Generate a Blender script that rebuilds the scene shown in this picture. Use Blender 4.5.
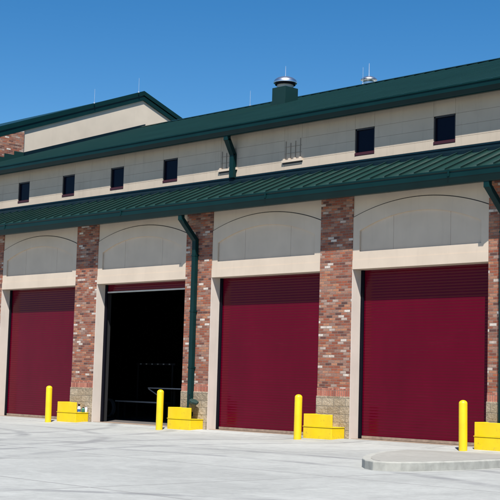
import bpy, math, random
from mathutils import Vector, Matrix
random.seed(7)
for o in list(bpy.data.objects): bpy.data.objects.remove(o)
S = bpy.context.scene
COL = S.collection
rad = math.radians

# ------------------------------------------------------------------ camera
CAM_C = Vector((33.5609, -24.7646, 1.2972))
cR = Vector((0.6970157, 0.7165140, 0.0278709)); cU = Vector((0.0542265, -0.0914284, 0.9943341)); cF = Vector((-0.7150026, 0.6915551, 0.1025811))
cam = bpy.data.cameras.new('camera'); camo = bpy.data.objects.new('camera', cam); COL.objects.link(camo)
M = Matrix((( cR.x, cU.x, -cF.x, CAM_C.x), (cR.y, cU.y, -cF.y, CAM_C.y), (cR.z, cU.z, -cF.z, CAM_C.z), (0, 0, 0, 1)))
camo.matrix_world = M
cam.sensor_width = 36; cam.lens = 36 * 1300 / 500
cam.clip_start = 0.1; cam.clip_end = 3000
S.camera = camo
S.render.resolution_x = 1024; S.render.resolution_y = 1024

# ------------------------------------------------------------------ sky, sun, exposure
SUN = Vector((0.95, -1.0, 2.12)).normalized()          # towards the sun
EL = math.asin(SUN.z); ROT = math.atan2(SUN.x, SUN.y)
w = bpy.data.worlds.new('World'); S.world = w; w.use_nodes = True
wn = w.node_tree.nodes; wl = w.node_tree.links
sky = wn.new('ShaderNodeTexSky'); sky.sky_type = 'NISHITA'; sky.sun_disc = False
sky.sun_elevation = EL; sky.sun_rotation = ROT; sky.altitude = 1500; sky.air_density = 1.0; sky.dust_density = 0.05; sky.ozone_density = 1.3
hs = wn.new('ShaderNodeHueSaturation'); hs.inputs['Saturation'].default_value = 1.42
bg = wn['Background']; bg.inputs['Strength'].default_value = 0.070
wl.new(sky.outputs[0], hs.inputs['Color']); wl.new(hs.outputs[0], bg.inputs['Color'])
sun = bpy.data.lights.new('sun', 'SUN'); sun.energy = 4.6; sun.angle = rad(0.53); sun.color = (1.0, 0.96, 0.90)
suno = bpy.data.objects.new('sun', sun); COL.objects.link(suno)
suno.rotation_euler = (-SUN).to_track_quat('-Z', 'Y').to_euler(); suno.location = (20, -30, 40)
S.view_settings.view_transform = 'Standard'; S.view_settings.look = 'None'
S.view_settings.exposure = 0.8; S.view_settings.gamma = 1.0; S.view_settings.use_curve_mapping = False
try: S.cycles.max_bounces = 8
except Exception: pass

# ------------------------------------------------------------------ dimensions
B, P, D = 5.2987, 1.1078, 0.367          # bay spacing, pillar width, depth of the door reveal
YU = 1.17                                # clerestory wall
PR, PM = 0.354, 0.375                    # roof pitches: bays, tall section
YR, ZR = 11.0, 12.42                     # ridge
X0 = -10.57                              # end wall of the tall section
XE = 22.0                                # right end of the building
def zroof(y): return 8.79 + PR * (y - 0.74)

# ------------------------------------------------------------------ node helpers
class N:
    def __init__(s, name):
        s.m = bpy.data.materials.new(name); s.m.use_nodes = True
        s.t = s.m.node_tree; s.b = s.t.nodes['Principled BSDF']
    def n(s, typ, **k):
        x = s.t.nodes.new(typ)
        for a, v in k.items(): setattr(x, a, v)
        return x
    def l(s, a, b): s.t.links.new(a, b)
    def put(s, sock, v):
        if isinstance(v, (int, float, tuple, list)): sock.default_value = v
        else: s.l(v, sock)
    def math(s, op, a, b=None, c=None):
        x = s.n('ShaderNodeMath', operation=op); s.put(x.inputs[0], a)
        if b is not None: s.put(x.inputs[1], b)
        if c is not None: s.put(x.inputs[2], c)
        return x.outputs[0]
    def pos(s):
        g = s.n('ShaderNodeTexCoord'); sp = s.n('ShaderNodeSeparateXYZ'); s.l(g.outputs['Object'], sp.inputs[0]); return g.outputs['Object'], sp.outputs
    def noise(s, vec, scale, detail=4, rough=.55, stretch=None, dims='3D'):
        if stretch:
            mp = s.n('ShaderNodeMapping'); s.l(vec, mp.inputs[0]); mp.inputs['Scale'].default_value = stretch; vec = mp.outputs[0]
        x = s.n('ShaderNodeTexNoise'); s.l(vec, x.inputs['Vector']); x.inputs['Scale'].default_value = scale
        x.inputs['Detail'].default_value = detail; x.inputs['Roughness'].default_value = rough; return x.outputs[0]
    def ramp(s, f, stops, interp='LINEAR'):
        x = s.n('ShaderNodeValToRGB'); s.l(f, x.inputs[0]); r = x.color_ramp; r.interpolation = interp
        while len(r.elements) < len(stops): r.elements.new(0.5)
        for e, (p, c) in zip(r.elements, stops):
            e.position = p; e.color = c if len(c) == 4 else (*c, 1)
        return x.outputs[0]
    def mix(s, f, a, b, mode='MIX'):
        x = s.n('ShaderNodeMix', data_type='RGBA', blend_type=mode); s.put(x.inputs[0], f)
        s.put(x.inputs[6], a if not isinstance(a, tuple) or len(a) == 4 else (*a, 1)); s.put(x.inputs[7], b if not isinstance(b, tuple) or len(b) == 4 else (*b, 1))
        return x.outputs[2]
    def bump(s, h, strength, dist=.01, nrm=None):
        x = s.n('ShaderNodeBump'); s.l(h, x.inputs['Height']); x.inputs['Strength'].default_value = strength; x.inputs['Distance'].default_value = dist
        if nrm: s.l(nrm, x.inputs['Normal'])
        s.l(x.outputs[0], s.b.inputs['Normal']); return x.outputs[0]
    def col(s, c): s.put(s.b.inputs['Base Color'], c if not isinstance(c, tuple) or len(c) == 4 else (*c, 1))
    def rough(s, r): s.put(s.b.inputs['Roughness'], r)

def painted(name, col, rough=.45, var=.12, scale=3.0, metal=0.0, bump=.0, dirt=None):
    m = N(name); v, xyz = m.pos()
    f = m.noise(v, scale, 5)
    a = tuple(c * (1 - var) for c in col); b = tuple(min(1, c * (1 + var)) for c in col)
    c = m.ramp(f, [(.3, a), (.7, b)])
    if dirt:
        f2 = m.noise(v, dirt[1], 6, .7); c = m.mix(m.ramp(f2, [(dirt[2], (0, 0, 0)), (dirt[2] + .12, (1, 1, 1))]), c, dirt[0])
    m.col(c); m.rough(rough); m.b.inputs['Metallic'].default_value = metal
    if bump: m.bump(m.noise(v, 90, 3), bump, .004)
    return m.m

def masonry(name, cw, ch, ramp, mortar, mw, axis='x', offset=.5, bumpd=.006, rockface=0.0, rough=.85):
    m = N(name); v, xyz = m.pos()
    h = xyz[0] if axis == 'x' else xyz[1]; z = xyz[2]
    r = m.math('DIVIDE', z, ch); row = m.math('FLOOR', r)
    u = m.math('ADD', m.math('DIVIDE', h, cw), m.math('MULTIPLY', m.math('MODULO', m.math('ABSOLUTE', row), 2.0), offset))
    colm = m.math('FLOOR', u)
    cb = m.n('ShaderNodeCombineXYZ'); m.l(colm, cb.inputs[0]); m.l(row, cb.inputs[1])
    wnz = m.n('ShaderNodeTexWhiteNoise'); wnz.noise_dimensions = '2D'; m.l(cb.outputs[0], wnz.inputs['Vector'])
    big = m.noise(v, 1.4, 2)
    idv = m.math('ADD', m.math('MULTIPLY', wnz.outputs['Value'], .86), m.math('MULTIPLY', big, .14))
    c = m.ramp(idv, ramp)
    fine = m.noise(v, 26, 7, .8, stretch=(.55, .55, 1.5))
    c = m.mix(.8, c, m.ramp(fine, [(.3, (.35, .35, .35)), (.7, (.95, .95, .95))]), 'OVERLAY')
    # mortar mask
    fx = m.math('FRACT', u); fz = m.math('FRACT', r)
    dx = m.math('MULTIPLY', m.math('MINIMUM', fx, m.math('SUBTRACT', 1.0, fx)), cw)
    dz = m.math('MULTIPLY', m.math('MINIMUM', fz, m.math('SUBTRACT', 1.0, fz)), ch)
    d = m.math('MINIMUM', dx, dz)
    d = m.math('ADD', d, m.math('MULTIPLY', m.math('SUBTRACT', fine, .5), mw * .5))
    mk = m.n('ShaderNodeMapRange'); m.l(d, mk.inputs[0]); mk.inputs[1].default_value = mw * .35; mk.inputs[2].default_value = mw * .65
    # lime smears
    sm = m.ramp(m.noise(v, 5.5, 6, .75), [(.60, (0, 0, 0)), (.74, (.5, .5, .5))])
    c = m.mix(sm, c, (.36, .30, .27))
    m.col(m.mix(mk.outputs[0], mortar, c)); m.rough(rough)
    hgt = mk.outputs[0]
    hgt = m.math('ADD', hgt, m.math('MULTIPLY', m.noise(v, 14 if rockface else 60, 6, .7), rockface if rockface else .35))
    m.bump(hgt, 1.0, bumpd)
    return m.m

brick_ramp = [(0.0, (.035, .022, .021)), (.13, (.10, .034, .024)), (.27, (.215, .055, .026)), (.41, (.15, .062, .042)), (.54, (.26, .078, .036)), (.67, (.19, .105, .080)), (.78, (.30, .125, .065)), (.86, (.23, .15, .12)), (.922, (.44, .38, .33))]
MORT = (.20, .155, .125, 1)
M_brick = masonry('brick', .203, .0677, brick_ramp, MORT, .011)
M_brick_side = masonry('brick_end_wall', .203, .0677, brick_ramp, MORT, .011, axis='y')
M_soldier = masonry('brick_soldier', .0677, .24, [(0, (.17, .05, .035)), (.5, (.30, .09, .055)), (1, (.38, .16, .11))], MORT, .011, offset=0)
M_stone = masonry('split_face_stone', .40, .2, [(0, (.24, .185, .125)), (.5, (.31, .245, .17)), (1, (.38, .31, .225))], (.22, .19, .15, 1), .012, rockface=5.0, bumpd=.014)
STO = (.53, .437, .345)
def stucco(name, col, streak=.5):
    m = N(name); v, xyz = m.pos()
    c = m.ramp(m.noise(v, 1.3, 5), [(.3, tuple(a * .93 for a in col)), (.7, tuple(min(1, a * 1.05) for a in col))])
    st = m.noise(v, 3.2, 5, .7, stretch=(2.2, 2.2, .22))
    c = m.mix(m.ramp(st, [(.52, (0, 0, 0)), (.85, (streak, streak, streak))]), c, tuple(a * .62 for a in col))
    m.col(c); m.rough(.9); m.bump(m.noise(v, 160, 3), .35, .003); return m.m
M_stucco = stucco('cream_stucco', STO, .22)
M_stucco_clere = stucco('clerestory_panel', (.46, .383, .30))
M_jamb = stucco('jamb_stucco', (.56, .49, .43), .35)
M_gap = painted('joint_backing_tan', (.30, .25, .20), .9)  # tan backing colour seen through the open panel joints
M_arch_joint = painted('dark_sealant', (.035, .03, .028), .8)
M_roof = painted('green_roof_metal', (.0072, .028, .0245), .38, .10, .8)
M_roof_low = painted('green_roof_metal_low', (.0095, .037, .032), .36, .10, .8)
M_gut = painted('green_gutter_metal', (.0030, .0205, .0210), .30, .12, 1.5)
M_flash = painted('dark_green_flashing', (.004, .013, .019), .35)
def worn_yellow():
    m = N('yellow_paint'); v, xyz = m.pos()
    c = m.ramp(m.noise(v, 2.5, 5), [(.3, (.66, .45, .004)), (.7, (.74, .53, .005))])
    c = m.mix(m.ramp(m.noise(v, 11, 6, .8, stretch=(1, 1, .5)), [(.60, (0, 0, 0)), (.68, (.7, .7, .7))]), c, (.40, .25, .03))
    c = m.mix(m.ramp(m.noise(v, 23, 5, .8, stretch=(.5, .5, 1.6)), [(.70, (0, 0, 0)), (.74, (.9, .9, .9))]), c, (.10, .085, .06))
    # splashed dirt, thickest near the foot
    lo = m.n('ShaderNodeMapRange'); m.l(xyz[2], lo.inputs[0]); lo.inputs[1].default_value = 0.02; lo.inputs[2].default_value = .22; lo.inputs[3].default_value = .16; lo.inputs[4].default_value = 0
    g_ = m.math('MULTIPLY', m.math('ADD', m.noise(v, 14, 6, .8), lo.outputs[0]), 1.0)
    c = m.mix(m.ramp(g_, [(.64, (0, 0, 0)), (.85, (.45, .45, .45))]), c, (.20, .16, .08))
    m.col(c); m.rough(m.math('MULTIPLY_ADD', m.noise(v, 8, 4), .3, .3)); m.bump(m.noise(v, 9, 3), .25, .01); return m.m
M_yel = worn_yellow()
M_black = painted('black_rail', (.004, .004, .008), .5)
M_black.node_tree.nodes['Principled BSDF'].inputs['Specular IOR Level'].default_value = .08
M_barg = painted('grey_bar', (.42, .42, .40), .4)
M_thr = painted('threshold_dirt', (.26, .19, .14), .85, .25, 9)
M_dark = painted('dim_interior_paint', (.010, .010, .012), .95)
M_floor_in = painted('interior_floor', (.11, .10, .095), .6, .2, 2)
M_rod = painted('lightning_rod_metal', (.62, .64, .68), .35, metal=.6)
M_glass = N('dark_glass'); M_glass.col((.004, .006, .016)); M_glass.rough(.12); M_glass.b.inputs['Specular IOR Level'].default_value = .08; M_glass = M_glass.m
M_sill = painted('maroon_sill', (.040, .004, .009), .45)
M_frame = painted('dark_frame_and_ledge_shade', (.012, .010, .014), .5)
M_ss = N('stainless_steel'); M_ss.col((.72, .73, .75)); M_ss.rough(.34); M_ss.b.inputs['Metallic'].default_value = 1; M_ss = M_ss.m
for m_, q_ in ((M_roof, .28), (M_gut, .14), (M_flash, .14)): m_.node_tree.nodes['Principled BSDF'].inputs['Specular IOR Level'].default_value = q_
# roller door
m = N('maroon_door_paint'); v, xyz = m.pos()
c = m.ramp(m.noise(v, 1.1, 4, stretch=(1, 1, .4)), [(.3, (.080, .0002, .0085)), (.7, (.098, .0003, .0105))])
c = m.mix(m.ramp(m.noise(v, 4, 6, .7, stretch=(.4, 1, 2.5)), [(.58, (0, 0, 0)), (.8, (.25, .25, .25))]), c, (.13, .014, .025))
m.bump(m.noise(v, 1.2, 3, stretch=(1, 1, .5)), .12, .02)
m.col(c); m.rough(.10); m.b.inputs['Specular IOR Level'].default_value = .15; m.b.inputs['IOR'].default_value = 1.5
M_door = m.m
# concrete yard
def concrete(name, col, joints=True):
    m = N(name); v, xyz = m.pos(); x, y = xyz[0], xyz[1]
    L = tuple(min(1, a * 1.07) for a in col); K = tuple(a * .88 for a in col)
    c = m.ramp(m.noise(v, .22, 6, .6), [(.35, K), (.65, L)])
    c = m.mix(.55, c, m.ramp(m.noise(v, 6, 10, .85), [(.3, (.33, .33, .33)), (.7, (.64, .64, .64))]), 'OVERLAY')
    if joints:
        # each slab its own tone
        ux = m.math('DIVIDE', m.math('ADD', x, 1.0), 5.2987); uy = m.math('DIVIDE', m.math('ADD', y, .75), 4.6)
        cb = m.n('ShaderNodeCombineXYZ'); m.l(m.math('FLOOR', ux), cb.inputs[0]); m.l(m.math('FLOOR', uy), cb.inputs[1])
        wz = m.n('ShaderNodeTexWhiteNoise'); wz.noise_dimensions = '2D'; m.l(cb.outputs[0], wz.inputs['Vector'])
        t = m.math('MULTIPLY_ADD', wz.outputs['Value'], .10, .95)
        cc = m.n('ShaderNodeCombineXYZ'); [m.l(t, cc.inputs[i]) for i in range(3)]
        c = m.mix(1.0, c, cc.outputs[0], 'MULTIPLY')
        fx = m.math('FRACT', ux); fy = m.math('FRACT', uy)
        ex = m.math('MULTIPLY', m.math('MINIMUM', fx, m.math('SUBTRACT', 1.0, fx)), 5.2987)
        ey = m.math('MULTIPLY', m.math('MINIMUM', fy, m.math('SUBTRACT', 1.0, fy)), 4.6)
        e = m.math('MINIMUM', ex, ey)
        jm = m.n('ShaderNodeMapRange'); m.l(e, jm.inputs[0]); jm.inputs[1].default_value = .009; jm.inputs[2].default_value = .024; jm.inputs[3].default_value = .95; jm.inputs[4].default_value = 0
        # tyre scuffs swinging out of the bays
        tot = None
        for (cx, cy, rr, wd) in ((2.0, -14, 9.0, .14), (2.0, -14, 10.9, .14), (17, -20, 12.2, .16), (17, -20, 14.1, .16), (26, -4, 14, .13), (26, -4, 15.9, .13), (8, -32, 17.5, .18), (8, -32, 19.6, .18), (30, -26, 12.5, .12), (30, -26, 14.4, .12), (-6, -10, 13, .15), (-6, -10, 15, .15)):
            dd = m.math('SQRT', m.math('ADD', m.math('POWER', m.math('SUBTRACT', x, cx), 2.0), m.math('POWER', m.math('SUBTRACT', y, cy), 2.0)))
            a = m.n('ShaderNodeMapRange'); m.l(m.math('ABSOLUTE', m.math('SUBTRACT', dd, rr)), a.inputs[0]); a.inputs[1].default_value = wd * .5; a.inputs[2].default_value = wd * 1.6; a.inputs[3].default_value = 1; a.inputs[4].default_value = 0
            tot = a.outputs[0] if tot is None else m.math('MAXIMUM', tot, a.outputs[0])
        brk = m.ramp(m.noise(v, .55, 5, .7), [(.36, (0, 0, 0)), (.58, (.60, .60, .60))])
        c = m.mix(m.math('MULTIPLY', tot, brk), c, (.13, .13, .135))
        sp = m.ramp(m.noise(v, 1.1, 7, .8, stretch=(1, .6, 1)), [(.50, (0, 0, 0)), (.74, (.60, .60, .60))])
        c = m.mix(sp, c, tuple(a * .60 for a in col))
        lt = m.ramp(m.noise(v, .8, 6, .75, stretch=(.6, 1.3, 1)), [(.55, (0, 0, 0)), (.70, (.6, .6, .6))])
        c = m.mix(lt, c, tuple(min(.8, a * 1.22) for a in col))
        c = m.mix(jm.outputs[0], c, (.15, .145, .14))
    m.col(c); m.rough(.85); m.bump(m.noise(v, 30, 6, .7), .3, .006); return m.m
M_conc = concrete('yard_concrete', (.325, .330, .312))
M_island = concrete('island_concrete', (.285, .275, .245), False)
M_kerb = painted('kerb_concrete', (.33, .325, .29), .9, .16, 6, bump=.4, dirt=((.17, .16, .14), 5, .62))

# ------------------------------------------------------------------ mesh helpers
class MB:
    def __init__(s): s.v = []; s.f = []
    def poly(s, pts): i = len(s.v); s.v += [tuple(p) for p in pts]; s.f.append(tuple(range(i, i + len(pts)))); return s
    def hexa(s, p):  # 8 points: bottom 4 ccw, top 4 ccw
        i = len(s.v); s.v += [tuple(a) for a in p]
        s.f += [tuple(i + k for k in q) for q in ((3, 2, 1, 0), (4, 5, 6, 7), (0, 1, 5, 4), (1, 2, 6, 5), (2, 3, 7, 6), (3, 0, 4, 7))]; return s
    def box(s, x0, x1, y0, y1, z0, z1): return s.hexa([(x0, y0, z0), (x1, y0, z0), (x1, y1, z0), (x0, y1, z0), (x0, y0, z1), (x1, y0, z1), (x1, y1, z1), (x0, y1, z1)])
    def prism_x(s, prof, x0, x1):    # prof: list of (y,z), extruded along x
        i = len(s.v); n = len(prof)
        s.v += [(x0, y, z) for y, z in prof] + [(x1, y, z) for y, z in prof]
        s.f += [(i + k, i + (k + 1) % n, i + n + (k + 1) % n, i + n + k) for k in range(n)]
        s.f += [tuple(i + k for k in reversed(range(n))), tuple(i + n + k for k in range(n))]; return s
    def bar(s, a, b, w, h, up=(0, 0, 1)):
        a = Vector(a); b = Vector(b); d = (b - a).normalized(); u = Vector(up); sx = d.cross(u)
        if sx.length < 1e-4: sx = Vector((1, 0, 0))
        sx.normalize(); u = sx.cross(d).normalized(); sx *= w / 2; u *= h / 2
        return s.hexa([a - sx - u, a + sx - u, a + sx + u, a - sx + u, b - sx - u, b + sx - u, b + sx + u, b - sx + u])
    def lathe(s, prof, c=(0, 0, 0), n=28, mat=None):   # prof (r,z)
        i = len(s.v)
        for r, z in prof:
            for k in range(n):
                p = Vector((r * math.cos(2 * math.pi * k / n), r * math.sin(2 * math.pi * k / n), z))
                if mat: p = mat @ p
                s.v.append(tuple(p + Vector(c)))
        for j in range(len(prof) - 1):
            for k in range(n):
                s.f.append((i + j * n + k, i + j * n + (k + 1) % n, i + (j + 1) * n + (k + 1) % n, i + (j + 1) * n + k))
        s.f.append(tuple(i + k for k in reversed(range(n)))); s.f.append(tuple(i + (len(prof) - 1) * n + k for k in range(n))); return s
    def build(s, name, mat, parent=None, bevel=0, smooth=False, label=None):
        me = bpy.data.meshes.new(name); me.from_pydata(s.v, [], s.f); me.materials.append(mat)
        o = bpy.data.objects.new(name, me); COL.objects.link(o)
        if parent: o.parent = parent
        if bevel:
            b = o.modifiers.new('bevel', 'BEVEL'); b.width = bevel; b.segments = 2; b.limit_method = 'ANGLE'
        if smooth:
            for p in me.polygons: p.use_smooth = True
            try: me.set_sharp_from_angle(angle=rad(40))
            except Exception: pass
        if label: o['label'] = label
        return o
def tag(o, label=None, cat=None, group=None, kind=None):
    if label: o['label'] = label
    if cat: o['category'] = cat
    if group: o['group'] = group
    if kind: o['kind'] = kind
    return o
def empty(name, loc):
    o = bpy.data.objects.new(name, None); COL.objects.link(o); o.location = loc; o.empty_display_size = .3; return o
def copy_tree(o, parent=None):
    c = o.copy(); COL.objects.link(c); c.parent = parent
    for ch in list(o.children): copy_tree(ch, c)
    return c

# ------------------------------------------------------------------ ground
g = MB()
GY = [(-700, -.06), (-1.1, -.06), (-.9, -.055), (-.25, -.004), (-.1, 0), (700, 0)]
for (y0_, z0_), (y1_, z1_) in zip(GY[:-1], GY[1:]): g.poly([(-700, y0_, z0_), (700, y0_, z0_), (700, y1_, z1_), (-700, y1_, z1_)])
tag(g.build('ground', M_conc), 'pale concrete yard with joints and tyre scuffs in front of the station', 'ground', kind='structure')
# kerbed island
out = [(19.75, -1.15), (19.85, -2.5), (19.92, -4.2), (19.97, -5.3), (20.02, -6.1), (20.01, -6.8), (19.95, -7.42), (19.83, -7.90), (19.68, -8.10), (19.45, -8.16), (19.12, -7.98), (18.78, -7.66), (18.35, -7.14), (17.91, -6.49), (17.37, -5.52), (16.95, -4.4), (16.5, -3.0), (16.25, -2.2), (16.1, -1.6), (16.05, -1.15)]
def ztop(y):
    t = min(1, max(0, (-y - 1.1) / 3.6)); return -.052 + .142 * t * t * (3 - 2 * t)
def island(inset, dz, zb):
    cx = 18.2; cy = -4.4
    n = len(out); q = []
    for i, p in enumerate(out):
        a = Vector(out[i - 1]); b = Vector(out[(i + 1) % n]); t = (b - a).normalized(); nn = Vector((-t.y, t.x)); pc = Vector((cx, cy)) - Vector(p)
        if nn.dot(pc) < 0: nn = -nn
        q.append((p[0] + nn.x * inset, p[1] + nn.y * inset))
    m = MB(); m.v = [(x, y, zb) for x, y in q] + [(x, y, ztop(y) + dz) for x, y in q]
    m.f = [(i, (i + 1) % n, n + (i + 1) % n, n + i) for i in range(n)]
    # top as rows between the left and right flank, so that it follows the slope
    R_ = list(range(0, 10)); L_ = list(range(n - 1, 9, -1))
    for a in range(9): m.f.append((n + R_[a], n + R_[a + 1], n + L_[a + 1], n + L_[a]))
    return m
isl = tag(island(0, 0, -.3).build('kerb', M_kerb, bevel=.018), 'grey concrete kerb round the raised island before the right bay', 'kerb', kind='structure')
tp = tag(island(.15, .005, -.2).build('pavement', M_island), 'tan concrete top of the raised island', 'pavement', kind='structure')

# ------------------------------------------------------------------ the station
st = empty('fire_station', (8, 6, 0))
tag(st, 'fire station with maroon roller doors, brick pillars and dark green metal roofs', 'building')
st_inv = Matrix.Translation(Vector((-8, -6, 0)))
def part(mb, name, mat, parent=None, **k):
    o = mb.build(name, mat, parent or st, **k)
    if parent is None: o.matrix_parent_inverse = st_inv
    return o
# pillars
for i in range(-3, 5):
    x = i * B
    pil = part(MB().box(x, x + P, 0, .45, 1.25, 6.24), 'brick_pillar', M_brick)
    part(MB().box(x - .004, x + P + .002, -.006, .45, 1.05, 1.25), 'soldier_course', M_soldier, pil)
    part(MB().box(x - .012, x + P + .003, -.03, .45, 0, 1.05), 'stone_base', M_stone, pil, bevel=.008)
    part(MB().box(x + .02, x + P - .02, .45, .62, 0, 6.3), 'inner_wall', M_dark, pil)
# per-bay infill
def arc(xa, xb, zs, zt, n=32):
    c = (xa + xb) / 2; h = (xb - xa) / 2; s = zt - zs; R_ = (h * h + s * s) / (2 * s); cz = zt - R_
    return lambda x: cz + math.sqrt(max(0, R_ * R_ - (x - c) ** 2))
def slats(x0, x1, yf, z0, z1, ph=.072, dp=.0035):
    m = MB(); prof = []
    z = z1
    rows = []
    while z > z0 + 1e-3:
        zb = max(z0, z - ph); h = z - zb
        rows += [(yf + dp, z), (yf + .002, z - h * .14), (yf, z - h * .5), (yf + .003, z - h * .84)]
        z = zb
    rows.append((yf + dp, z0))
    n = len(rows); m.v = [(x0, y, zz) for y, zz in rows] + [(x1, y, zz) for y, zz in rows]
    m.f = [(k, k + 1, n + k + 1, n + k) for k in range(n - 1)]
    i = len(m.v); m.v += [(x0, yf + .05, z0), (x1, yf + .05, z0), (x1, yf + .05, z1), (x0, yf + .05, z1)]
    m.f += [(i, i + 1, i + 2, i + 3), (n - 1, 2 * n - 1, i + 1, i)]
    return m
for i in range(-3, 4):
    xa, xb = i * B + P + .002, (i + 1) * B - .002
    fo = arc(xa, xb, 5.60, 5.97); xi0, xi1 = xa + .22, xb - .22; fi = arc(xi0, xi1, 5.25, 5.64)
    yf, yb = .016, .13
    m = MB(); zl = 4.27; zi = 4.715; n = 40
    xs = [xa, xi0] + [xi0 + (xi1 - xi0) * k / n for k in range(1, n)] + [xi1, xb]
    m.poly([(xa, yf, zl), (xb, yf, zl), (xb, yf, zi), (xa, yf, zi)])
    for a, b in zip(xs[:-1], xs[1:]):
        inside = a >= xi0 - 1e-6 and b <= xi1 + 1e-6
        za, zb = (fi(a), fi(b)) if inside else (zi, zi)
        m.poly([(a, yf, za), (b, yf, zb), (b, yf, fo(b)), (a, yf, fo(a))])
        m.poly([(a, yf, fo(a)), (b, yf, fo(b)), (b, yb, fo(b)), (a, yb, fo(a))])
        if inside: m.poly([(a, yf, za), (a, yb, za), (b, yb, zb), (b, yf, zb)])
    m.poly([(xi0, yf, zi), (xi1, yf, zi), (xi1, yb, zi), (xi0, yb, zi)])
    m.poly([(xi0, yf, zi), (xi0, yb, zi), (xi0, yb, fi(xi0)), (xi0, yf, fi(xi0))])
    m.poly([(xi1, yf, zi), (xi1, yf, fi(xi1)), (xi1, yb, fi(xi1)), (xi1, yb, zi)])
    m.poly([(xa, yf, zl), (xa, yb, zl), (xb, yb, zl), (xb, yf, zl)])
    ap = part(m, 'arched_surround', M_stucco)
    # recessed panels with open joints
    m = MB(); sx = [xi0 + .002, i * B + 2.40, i * B + 4.155, xi1 - .002]
    for a, b in zip(sx[:-1], sx[1:]): m.box(a + .0035, b - .0035, .064, .095, zi + .004, 5.80)
    part(m, 'recessed_panel', M_stucco, ap)
    part(MB().box(xa, xb, .10, .128, 4.60, 6.05), 'joint_backing', M_gap, ap)
    # spandrel above the arch
    m = MB(); xs = [xa + (xb - xa) * k / n for k in range(n + 1)]
    for a, b in zip(xs[:-1], xs[1:]): m.poly([(a, .03, fo(a) + .022), (b, .03, fo(b) + .022), (b, .03, 6.24), (a, .03, 6.24)]); m.poly([(a, .03, fo(a) + .022), (a, .09, fo(a) + .022), (b, .09, fo(b) + .022), (b, .03, fo(b) + .022)])
    part(m, 'spandrel', M_stucco, ap)
    m = MB()
    for a, b in zip(xs[:-1], xs[1:]): m.poly([(a, .034, fo(a) - .02), (b, .034, fo(b) - .02), (b, .034, fo(b) + .05), (a, .034, fo(a) + .05)])
    part(m, 'arch_joint', M_arch_joint, ap)
    # projecting lintel band, lower fascia
    part(MB().box(xa + .004, xb - .004, .002, .0158, 4.273, 4.505), 'lintel_band', M_stucco, ap)
    part(MB().box(xa, xb, .131, .60, 4.27, 6.3), 'lintel', M_stucco, ap)
    for s_, (ja, jb) in enumerate(((xa, xa + .02), (xb - .004, xb))):
        part(MB().box(ja, jb, .006 if s_ == 0 else .03, .44, 0, 4.268), 'door_jamb', M_jamb, ap)
    for m_, q_ in ((M_roof, .28), (M_gut, .14), (M_flash, .14)): m_.node_tree.nodes['Principled BSDF'].inputs['Specular IOR Level'].default_value = q_
# roller door
    o_open = (i == 0)
    z0 = 4.055 if o_open else .085
    d = part(slats(xa + .05, xb - .008, D + .004, z0, 4.30), 'roller_door', M_door,
             label='rolled up maroon door with only its lowest slats showing above the open bay' if o_open else None)
    part(MB().box(xa + .05, xb - .05, D - .012, D + .05, z0 - .045, z0 - .002) if o_open else MB().box(xa + .05, xb - .05, D - .008, D + .05, .018, z0 - .002), 'bottom_bar', M_barg if o_open else M_thr, d)
    for (ra, rb) in ((xa + .021, xa + .115), (xb - .09, xb - .006)):
        part(MB().box(ra, rb, D - .04, D + .002, .008, 4.268), 'guide_rail', M_black, d)
    part(MB().box(xa + .03, xb - .03, .05, .60, .0, .008), 'threshold', M_thr, d)
# dim hall behind the doors
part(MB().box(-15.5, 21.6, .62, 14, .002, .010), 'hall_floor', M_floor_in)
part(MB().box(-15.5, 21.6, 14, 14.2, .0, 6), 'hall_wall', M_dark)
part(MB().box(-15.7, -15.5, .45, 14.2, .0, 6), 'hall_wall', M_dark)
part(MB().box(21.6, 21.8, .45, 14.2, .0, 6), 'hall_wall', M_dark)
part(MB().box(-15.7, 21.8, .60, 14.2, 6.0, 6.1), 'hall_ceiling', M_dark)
# outer shell
part(MB().box(XE - .25, XE, .45, 21, 0, 8.4), 'end_wall', M_brick_side)
part(MB().box(-32, XE, 21, 21.3, 0, 8.4), 'rear_wall', M_brick)
part(MB().box(-32, -15.9, 0.3, .6, 0, 6.3), 'front_wall', M_brick)
gm = MB(); gm.poly([(XE - .02, .5, 8.38), (XE - .02, 21.2, 8.38), (XE - .02, YR, 12.3)]); part(gm, 'gable', M_stucco)

# soffit, gutters
def gutter(yf, zb, zt, depth, x0, x1):
    h = zt - zb
    return MB().prism_x([(yf + .075, zb), (yf + .055, zb + h * .06), (yf + .012, zb + h * .40), (yf, zb + h * .47), (yf, zb + h * .82), (yf - .02, zb + h * .88), (yf - .02, zt), (yf + .004, zt), (yf + .004, zt - .02), (yf + depth - .01, zt - .02), (yf + depth, zt - .01), (yf + depth, zb)], x0, x1)
GX0 = -16.2
lo = part(gutter(-.66, 6.045, 6.395, .17, GX0, XE + .4), 'gutter', M_gut)
part(MB().box(GX0, XE + .4, -.489, .028, 6.20, 6.235), 'soffit', M_gut)
for xj in (-9.3, -3.2, 3.0, 9.15, 15.2): part(MB().box(xj, xj + .05, -.684, -.66, 6.24, 6.398), 'gutter_joint', M_gut, lo)
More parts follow.
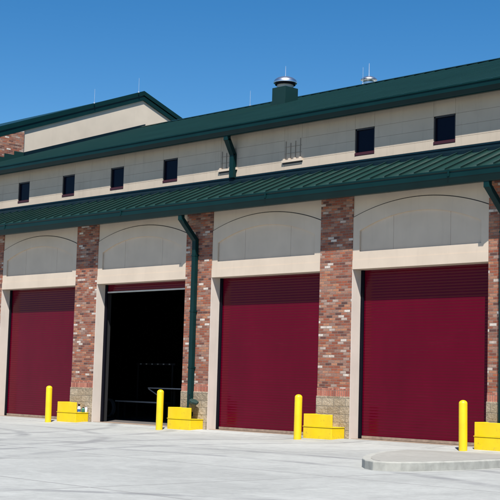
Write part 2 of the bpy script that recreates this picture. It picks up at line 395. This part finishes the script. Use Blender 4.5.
# lower lean-to roof
ya, za, yb_, zb_ = -.645, 6.385, YU + .02, 7.17
m = MB().prism_x([(ya, za), (yb_, zb_), (yb_, zb_ - .06), (ya, za - .05)], GX0, XE + .4)
sl = (zb_ - za) / (yb_ - ya)
k = GX0 + .2
while k < XE + .3:
    for xa_, xb_2, h0, h1 in ((k + .010, k + .020, 0, .050), (k, k + .030, .050, .060)):
        m.hexa([(xa_, ya - .004, za + h0), (xb_2, ya - .004, za + h0), (xb_2, yb_ - .02, zb_ - .008 + h0), (xa_, yb_ - .02, zb_ - .008 + h0),
                (xa_, ya - .004, za + h1), (xb_2, ya - .004, za + h1), (xb_2, yb_ - .02, zb_ - .008 + h1), (xa_, yb_ - .02, zb_ - .008 + h1)])
    k += .457
lr = part(m, 'lower_roof', M_roof_low)
part(MB().prism_x([(YU - .012, 7.12), (YU - .012, 7.345), (YU - .035, 7.34), (YU - .05, 7.29), (YU - .035, 7.28), (YU - .04, 7.245), (YU - .13, 7.195), (YU - .13, 7.10)], GX0, XE + .4), 'roof_flashing', M_flash, lr)
# clerestory wall from panels with open joints
XO = -4.8653; WW = .685; ZT, ZB = 8.19, 7.466
part(MB().box(X0, XE, YU + .115, YU + .3, 7.1, 8.66), 'clerestory_backing', M_gap)
wins = [(kk, XO + kk * B / 2) for kk in range(-2, 11)]
vents = (4, 5); M_vfin = painted('vent_fin_metal', (.25, .205, .16), .6)
m = MB(); G = .003
edges = [X0] + [e for kk, x in wins for e in (x - WW / 2, x + WW / 2)] + [XE]
for j in range(0, len(edges) - 1):
    a, b = edges[j], edges[j + 1]
    iswin = j % 2 == 1
    rows = [(7.2, 7.455), (8.20, 8.64)] if iswin else [(7.2, 7.579), (7.585, 7.879), (7.884, 8.189), (8.194, 8.64)]
    for za_, zb2 in rows: m.box(a + G, b - G, YU, YU + .114, za_, zb2)
clw = part(m, 'clerestory_wall', M_stucco_clere)
for kk, x in wins:
    if kk in vents:
        v_ = part(MB().box(x - WW / 2 - .0, x + WW / 2, YU + .005, YU + .045, ZB + .0, ZT + .01), 'wall_vent', M_stucco_clere)
        mm = MB()
        for q, (hgt) in enumerate((8.16, 8.10, 8.14, 8.20)):
            xx = x - WW / 2 + .06 + q * (WW - .12) / 3
            mm.box(xx - .009, xx + .009, YU - .012, YU + .004, 7.62, hgt)
        mm.box(x - WW / 2 + .02, x + WW / 2 - .02, YU - .006, YU + .004, 7.80, 7.812).box(x - WW / 2 + .02, x + WW / 2 - .02, YU - .006, YU + .004, 7.99, 8.002)
        part(mm, 'vent_grille', M_vfin, v_)
        mm = MB().box(x - WW / 2 - .06, x + WW / 2 + .05, YU - .05, YU + .004, 7.55, 7.62)
        for q in range(4):
            xx = x - WW / 2 + .03 + q * (WW - .06) / 3; mm.box(xx - .045, xx + .03, YU - .045, YU + .002, 7.62, 7.66)
        part(mm, 'vent_ledge', M_stucco, v_)
        part(MB().box(x - WW / 2 - .06, x + WW / 2 + .02, YU - .004, YU + .002, 7.505, 7.548), 'ledge_shade_strip', M_frame, v_)  # dark strip laid below the ledge to paint its shadow line
        continue
    f_ = MB(); a, b = x - WW / 2 + .002, x + WW / 2 - .002
    f_.box(a, a + .035, YU + .02, YU + .1, ZB, ZT).box(b - .035, b, YU + .02, YU + .1, ZB, ZT).box(a, b, YU + .02, YU + .1, ZT - .035, ZT + .006).box(a + .035, b - .035, YU + .02, YU + .1, ZB - .008, ZB + .04)
    wf = part(f_, 'window', M_frame)
    part(MB().box(a + .035, b - .035, YU + .075, YU + .09, ZB + .04, ZT - .03), 'pane', M_glass, wf)
    part(MB().hexa([(a, YU - .010, ZB + .004), (b, YU - .010, ZB + .004), (b, YU + .019, ZB + .004), (a, YU + .019, ZB + .004), (a, YU - .010, ZB + .07), (b, YU - .010, ZB + .07), (b, YU + .019, ZB + .085), (a, YU + .019, ZB + .085)]), 'sill', M_sill, wf)
# main roof
up = part(gutter(.69, 8.50, 8.79, .16, X0, XE + .4), 'gutter', M_gut)
part(MB().box(X0, XE + .4, 0.852, YU + .05, 8.62, 8.655), 'soffit', M_gut)
m = MB().prism_x([(.76, zroof(.76)), (YR, ZR), (YR + 10.3, ZR - PR * 10.3), (YR + 10.3, ZR - PR * 10.3 - .15), (YR, ZR - .15), (.76, zroof(.76) - .10)], X0 + .0, XE + .4)
k = X0 + .4
while k < XE + .3:
    m.hexa([(k, .762, zroof(.762)), (k + .03, .762, zroof(.762)), (k + .03, YR - .05, zroof(YR - .05)), (k, YR - .05, zroof(YR - .05)),
            (k + .008, .762, zroof(.762) + .028), (k + .022, .762, zroof(.762) + .028), (k + .022, YR - .05, zroof(YR - .05) + .028), (k + .008, YR - .05, zroof(YR - .05) + .028)])
    k += .457
rf = part(m, 'main_roof', M_roof)
part(MB().prism_x([(YR - .22, ZR - .03), (YR - .02, ZR + .055), (YR + .02, ZR + .055), (YR + .22, ZR - .03)], X0 + .15, XE + .4), 'ridge_cap', M_roof, rf)
# snow/lead line low on the roof
# ------------------------------------------------------------------ tall section at the left
YA, ZA = 11.05, 14.03
def zg(y): return ZA - PM * abs(y - YA)
TH = .36
m = MB(); m.poly([(X0, 4.87, 8), (X0, 21, 8), (X0, 21, zg(21) - TH), (X0, YA, zg(YA) - TH), (X0, 4.87, zg(4.87) - TH)])
part(m, 'gable_wall', stucco('gable_stucco', (.53, .455, .365), .15))
m = MB(); m.v = [(X0 + dx, y, z) for dx in (-.3, .06) for y, z in ((.3, 6.3), (4.88, 6.3), (4.88, zg(4.88) - TH), (.3, zg(.3) - TH))]
m.f = [(0, 1, 2, 3), (4, 5, 6, 7), (0, 4, 7, 3), (1, 5, 6, 2), (0, 1, 5, 4), (3, 2, 6, 7)]
part(m, 'gable_brickwork', M_brick_side)
part(MB().box(-32, X0 - .3, .3, .6, 6.3, zg(.45) - TH), 'upper_front_wall', M_brick)
part(MB().box(-32, -31.7, .6, 21, 0, 9.8), 'end_wall', M_brick_side)
prof = [(-.6, zg(-.6)), (YA, ZA), (22.7, zg(22.7)), (22.7, zg(22.7) - TH + .04), (YA, ZA - TH), (-.6, zg(-.6) - TH + .04)]
tr = part(MB().prism_x(prof, -32.5, X0 + .02), 'gable_roof', M_roof)
# raised metal edge of the rake and the lower fascia board under a shadow groove
for (off0, off1, xx) in ((.045, -.15, .10), (-.20, -TH - .02, .07)):
    m = MB()
    for ys, ye in ((-.62, YA), (YA, 22.72)):
        a0, a1 = (zg(ys) + off0, zg(ye) + off0); b0, b1 = (zg(ys) + off1, zg(ye) + off1)
        m.hexa([(X0 + .015, ys, b0), (X0 + xx, ys, b0), (X0 + xx, ye, b1), (X0 + .015, ye, b1), (X0 + .015, ys, a0), (X0 + xx, ys, a0), (X0 + xx, ye, a1), (X0 + .015, ye, a1)])
    part(m, 'rake_trim', M_gut, tr)
# flashing where the roof climbs the gable wall, stepped over the brickwork
m = MB(); y0, y1 = 4.9, 11.15
m.hexa([(X0 - .0, y0, zroof(y0) - .02), (X0 + .13, y0, zroof(y0) - .02), (X0 + .13, y1, zroof(YR) - .02), (X0, y1, zroof(YR) - .02), (X0, y0, zroof(y0) + .17), (X0 + .13, y0, zroof(y0) + .17), (X0 + .13, y1, zroof(YR) + .17), (X0, y1, zroof(YR) + .17)])
part(m, 'wall_flashing', M_flash, rf)
m = MB(); y = 1.2
while y < 4.8:
    ye = min(y + .46, 4.87); m.box(X0 + .062, X0 + .10, y, ye, zroof(y) - .05, zroof(ye) + .16); y += .46
part(m, 'step_flashing', M_roof, rf)

# roof exhaust box with its stainless cap
def lathe_rot(n=28): return n
bx, by = .86, 8.42
ang = 0
vb = MB().box(bx - .335, bx + .335, by - .335, by + .335, 11.1, 12.06)
vbo = part(vb, 'exhaust_box', M_roof, None, bevel=.012)
part(MB().box(bx - .365, bx + .365, by - .365, by + .365, 11.1, 11.56), 'box_flashing', M_roof, vbo)
part(MB().lathe([(.30, 12.06), (.30, 12.17), (.31, 12.175)], (bx, by, 0)), 'collar', painted('pale_collar', (.45, .43, .38), .5), vbo, smooth=True)
part(MB().lathe([(.33, 12.176), (.375, 12.18), (.375, 12.25), (.30, 12.26)], (bx, by, 0)), 'louvre_band', M_black, vbo, smooth=True)
part(MB().lathe([(.378, 12.235), (.43, 12.245), (.435, 12.29), (.40, 12.36), (.31, 12.43), (.17, 12.48), (.03, 12.495)], (bx, by, 0)), 'cap', M_ss, vbo, smooth=True)
part(MB().lathe([(.010, 12.48), (.007, 12.85), (.003, 12.9)], (bx, by, 0), 8), 'rod', M_rod, vbo)
bx2, by2 = 1.35, 12.5
v2 = part(MB().lathe([(.22, 11.6), (.22, 12.96), (.24, 12.98), (.25, 13.04)], (bx2, by2, 0)), 'vent_pipe', M_ss, None, smooth=True)
part(MB().lathe([(.27, 13.042), (.32, 13.05), (.31, 13.08), (.24, 13.14), (.12, 13.19), (.03, 13.21)], (bx2, by2, 0)), 'cap', M_ss, v2, smooth=True)
part(MB().lathe([(.015, 13.2), (.012, 13.68), (.003, 13.72)], (bx2, by2, 0), 8), 'rod', M_rod, v2)
def rod(x, y, z0, z1): part(MB().lathe([(.03, z0), (.03, z0 + .05), (.007, z0 + .06), (.006, z1 - .04), (.002, z1)], (x, y, 0), 8), 'lightning_rod', M_rod, rf if x > X0 else tr)
rod(-3.65, 11, 12.45, 13.1); rod(2.35, 11, 12.45, 13.12); rod(-10.4, 8.27, 13.02, 13.66); rod(-10.4, 10.67, 13.92, 14.58)

# downspouts
def down(x, w=.15, d=.13):
    m = MB(); y0 = -.52; yw = -.075
    xt = x - .14
    m.box(xt - w / 2, xt + w / 2, y0 - d / 2, y0 + d / 2, 5.90, 6.07)
    m.bar((xt, y0, 5.95), (x, yw, 5.36), w, d, up=(0, 1, .3))
    m.box(x - w / 2, x + w / 2, yw - d / 2, yw + d / 2, .34, 5.40)
    o = part(m, 'downspout', M_gut, None, bevel=.012)
    for z in (1.7, 3.3, 4.9):
        mm = MB(); mm.box(x - w / 2 - .03, x + w / 2 + .03, yw + .02, yw + .07, z, z + .045).box(x - w / 2 - .006, x + w / 2 + .006, yw - d / 2 - .006, yw + .06, z, z + .045)
        part(mm, 'strap', M_gut, o)
down(B + .47); down(3 * B + .47)
m = MB(); x = 6.0; w = .17; m.box(x - w / 2, x + w / 2, .76, .90, 8.38, 8.52); m.bar((x, .83, 8.44), (x, YU - .07, 7.98), w, .14, up=(0, 1, .3)); m.box(x - w / 2, x + w / 2, YU - .15, YU - .008, 7.30, 8.02)
part(m, 'downspout', M_gut, None, bevel=.012)

# ------------------------------------------------------------------ bollards
def dome(r, h, n=8):
    return [(r, 0), (r, h - r * .8)] + [(r * math.cos(a), h - r * .8 + r * .8 * math.sin(a)) for a in [math.pi / 2 * k / n for k in range(1, n)]] + [(.005, h)]
bol = MB().lathe(dome(.097, 1.15)).build('bollard', M_yel, smooth=True)
spots = [(.03, -.85, 0, 'yellow bollard leftmost in the yard, by the guard carrying two bottles'),
         (5.36, -.85, 0, 'yellow bollard in front of the open bay edge, below the green downspout'),
         (10.74, -.85, 0, 'yellow bollard between the two wide closed doors, standing on the flat yard'),
         (15.86, -.85, 0, 'yellow bollard behind the kerbed island at the right')]
for q, (x, y, z, lab) in enumerate(spots):
    o = bol if q == 0 else copy_tree(bol)
    o.location = (x, y, -.075); o.rotation_euler = (rad(random.uniform(-.6, .6)), rad(random.uniform(-.6, .6)), random.random())
    tag(o, lab, 'bollard', 'yellow bollards in front of the pillars')
# steel guards at the foot of the pillars
def guard():
    t = empty('pillar_guard', (0, 0, 0))
    MB().box(.02, P - .113, -.52, -.034, -.12, .262).build('base_block', M_yel, t, bevel=.012)
    MB().box(.008, P - .101, -.532, -.036, .262, .282).build('ledge', M_yel, t, bevel=.006)
    MB().box(.025, P - .118, -.515, -.475, .282, .59).build('upright_plate', M_yel, t, bevel=.008)
    MB().box(.025, .065, -.475, -.034, .282, .59).build('side_plate', M_yel, t, bevel=.008)
    return t
gd = guard()
for q, (x, lab) in enumerate([(0, 'yellow stepped guard with two bottles on its ledge, left of the open bay'), (B, 'yellow stepped guard round the foot of the green downspout by the open bay'),
                            (2 * B, 'yellow stepped guard below the bare brick pillar between two closed doors'), (3 * B, 'yellow guard behind the kerbed island, cut by the right edge of the photo')]):
    o = gd if q == 0 else copy_tree(gd)
    o.location = (x, 0, 0); tag(o, lab, 'guard', 'yellow guards at the pillar feet')

# bottles on the first guard
t = empty('spray_bottle', (.86, -.30, .282)); tag(t, 'white spray bottle with blue label and dark trigger on the leftmost yellow guard', 'bottle')
MB().lathe([(.035, 0), (.05, .01), (.052, .13), (.035, .175), (.017, .19)], (0, 0, 0), 20).build('body', painted('white_plastic', (.75, .76, .78), .3), t, smooth=True)
MB().lathe([(.0535, .02), (.0535, .10)], (0, 0, 0), 20).build('wrap_label', painted('blue_label', (.02, .10, .32), .4), t, smooth=True)
MB().lathe([(.02, .19), (.02, .225)], (0, 0, 0), 14).box(-.055, .045, -.014, .014, .222, .25).bar((-.03, 0, .225), (-.05, 0, .17), .012, .012).build('trigger_head', M_black, t)
t = empty('jug', (.90, -.17, .282)); tag(t, 'small green jug behind the spray bottle on the leftmost yellow guard', 'jug')
MB().lathe([(.045, 0), (.055, .01), (.055, .10), (.025, .14)], (0, 0, 0), 20).build('body', painted('green_plastic', (.03, .12, .07), .35), t, smooth=True)
MB().lathe([(.022, .14), (.022, .17)], (0, 0, 0), 14).build('cap', M_black, t)
t = empty('drink_can', (1.0, -.42, .322)); t.location = (.93, -.02 - .06, .282); tag(t, 'small white and blue can at the right end of the leftmost yellow guard', 'can')
MB().lathe([(.036, 0), (.042, .008), (.042, .14), (.034, .155)], (0, 0, 0), 20).build('body', painted('white_can', (.76, .78, .82), .3), t, smooth=True)
MB().lathe([(.034, .155), (.036, .165), (.030, .168)], (0, 0, 0), 20).build('lid', painted('blue_lid', (.10, .16, .38), .3), t, smooth=True)

# tipped bucket hanging from the downspout of the second pillar
t = empty('bucket', (6.06, -.24, .66)); tag(t, 'dark green tipped bucket with brown side hanging beside the green downspout', 'bucket')
rt = Matrix.Rotation(rad(24), 3, 'Y')
MB().lathe([(.075, -.17), (.118, .10), (.108, .10), (.07, -.16)], (0, 0, 0), 6, rt).build('body', painted('olive_brown_plastic', (.10, .075, .03), .5), t)
MB().lathe([(.125, .07), (.14, .08), (.145, .135), (.13, .15), (.02, .155)], (0, 0, 0), 6, rt).build('cover', painted('dark_green_plastic', (.007, .032, .028), .6), t)
MB().bar((-.12, 0, .12), (-.24, .06, .28), .014, .014).bar((-.24, .06, .28), (-.24, .12, .30), .014, .014).build('hook', M_black, t)

# things just visible in the dark bay
M_dmet = painted('dull_steel', (.48, .48, .50), .45)
M_drk = painted('dark_rubber', (.006, .006, .008), .8)
t = empty('work_table', (1.3, 3.0, .01)); tag(t, 'dim metal-edged table with a diagonal brace inside the open bay', 'table')
MB().box(-1.1, 1.4, -.02, .6, 1.05, 1.085).build('tabletop', M_dmet, t)
for (lx, ly) in ((-.35, .05), (1.3, .05), (-.35, .5), (1.3, .5)): MB().box(lx - .025, lx + .025, ly - .025, ly + .025, 0, 1.049).build('leg', M_drk, t)
MB().bar((-1.08, 0, 1.04), (-.35, .03, .72), .03, .03).build('brace', M_dmet, t)
t = empty('low_bench', (-.2, 2.9, .01)); tag(t, 'low dark bench with a pale front edge inside the open bay', 'bench')
MB().box(-1.2, 1.25, .01, .4, .57, .62).build('seat', M_drk, t)
MB().box(-1.2, 1.25, -.01, .008, .575, .62).build('edge_strip', M_dmet, t)
for (lx, ly) in ((-1.1, .05), (1.15, .05), (-1.1, .33), (1.15, .33)): MB().box(lx - .025, lx + .025, ly - .025, ly + .025, 0, .569).build('leg', M_drk, t)
t = empty('hose_coil', (-1.95, 3.0, .36)); tag(t, 'dark coiled hose on a stand at the left side of the open bay', 'hose')
m = MB()
for rr, yy in ((.30, 0), (.26, .05), (.29, .10)):
    n = 28
    for k in range(n):
        a, b = 2 * math.pi * k / n, 2 * math.pi * (k + 1) / n
        m.bar((rr * math.cos(a), yy, rr * math.sin(a)), (rr * math.cos(b), yy, rr * math.sin(b)), .04, .04, up=(0, 1, 0))
m.build('hose', painted('grey_hose', (.12, .12, .13), .5), t)
MB().bar((0, .05, 0), (.28, .05, -.35), .04, .04).bar((0, .05, 0), (-.28, .05, -.35), .04, .04).bar((-.3, .05, -.34), (.3, .05, -.34), .04, .02).build('stand', M_drk, t)
t = empty('hook_rail', (-.2, 3.6, .01)); tag(t, 'dark freestanding rail with a row of small pale hooks in the open bay', 'rail')
MB().box(-1.0, 1.0, 0, .03, 1.84, 1.90).build('rail', M_drk, t)
for lx in (-.9, .9): MB().box(lx - .02, lx + .02, -.02, .02, .03, 1.839).box(lx - .06, lx + .06, -.25, .25, 0, .03).build('leg', M_drk, t)
for q in range(6): MB().box(-.75 + q * .3 - .02, -.75 + q * .3 + .02, -.03, -.001, 1.85, 1.885).build('hook', M_barg, t)
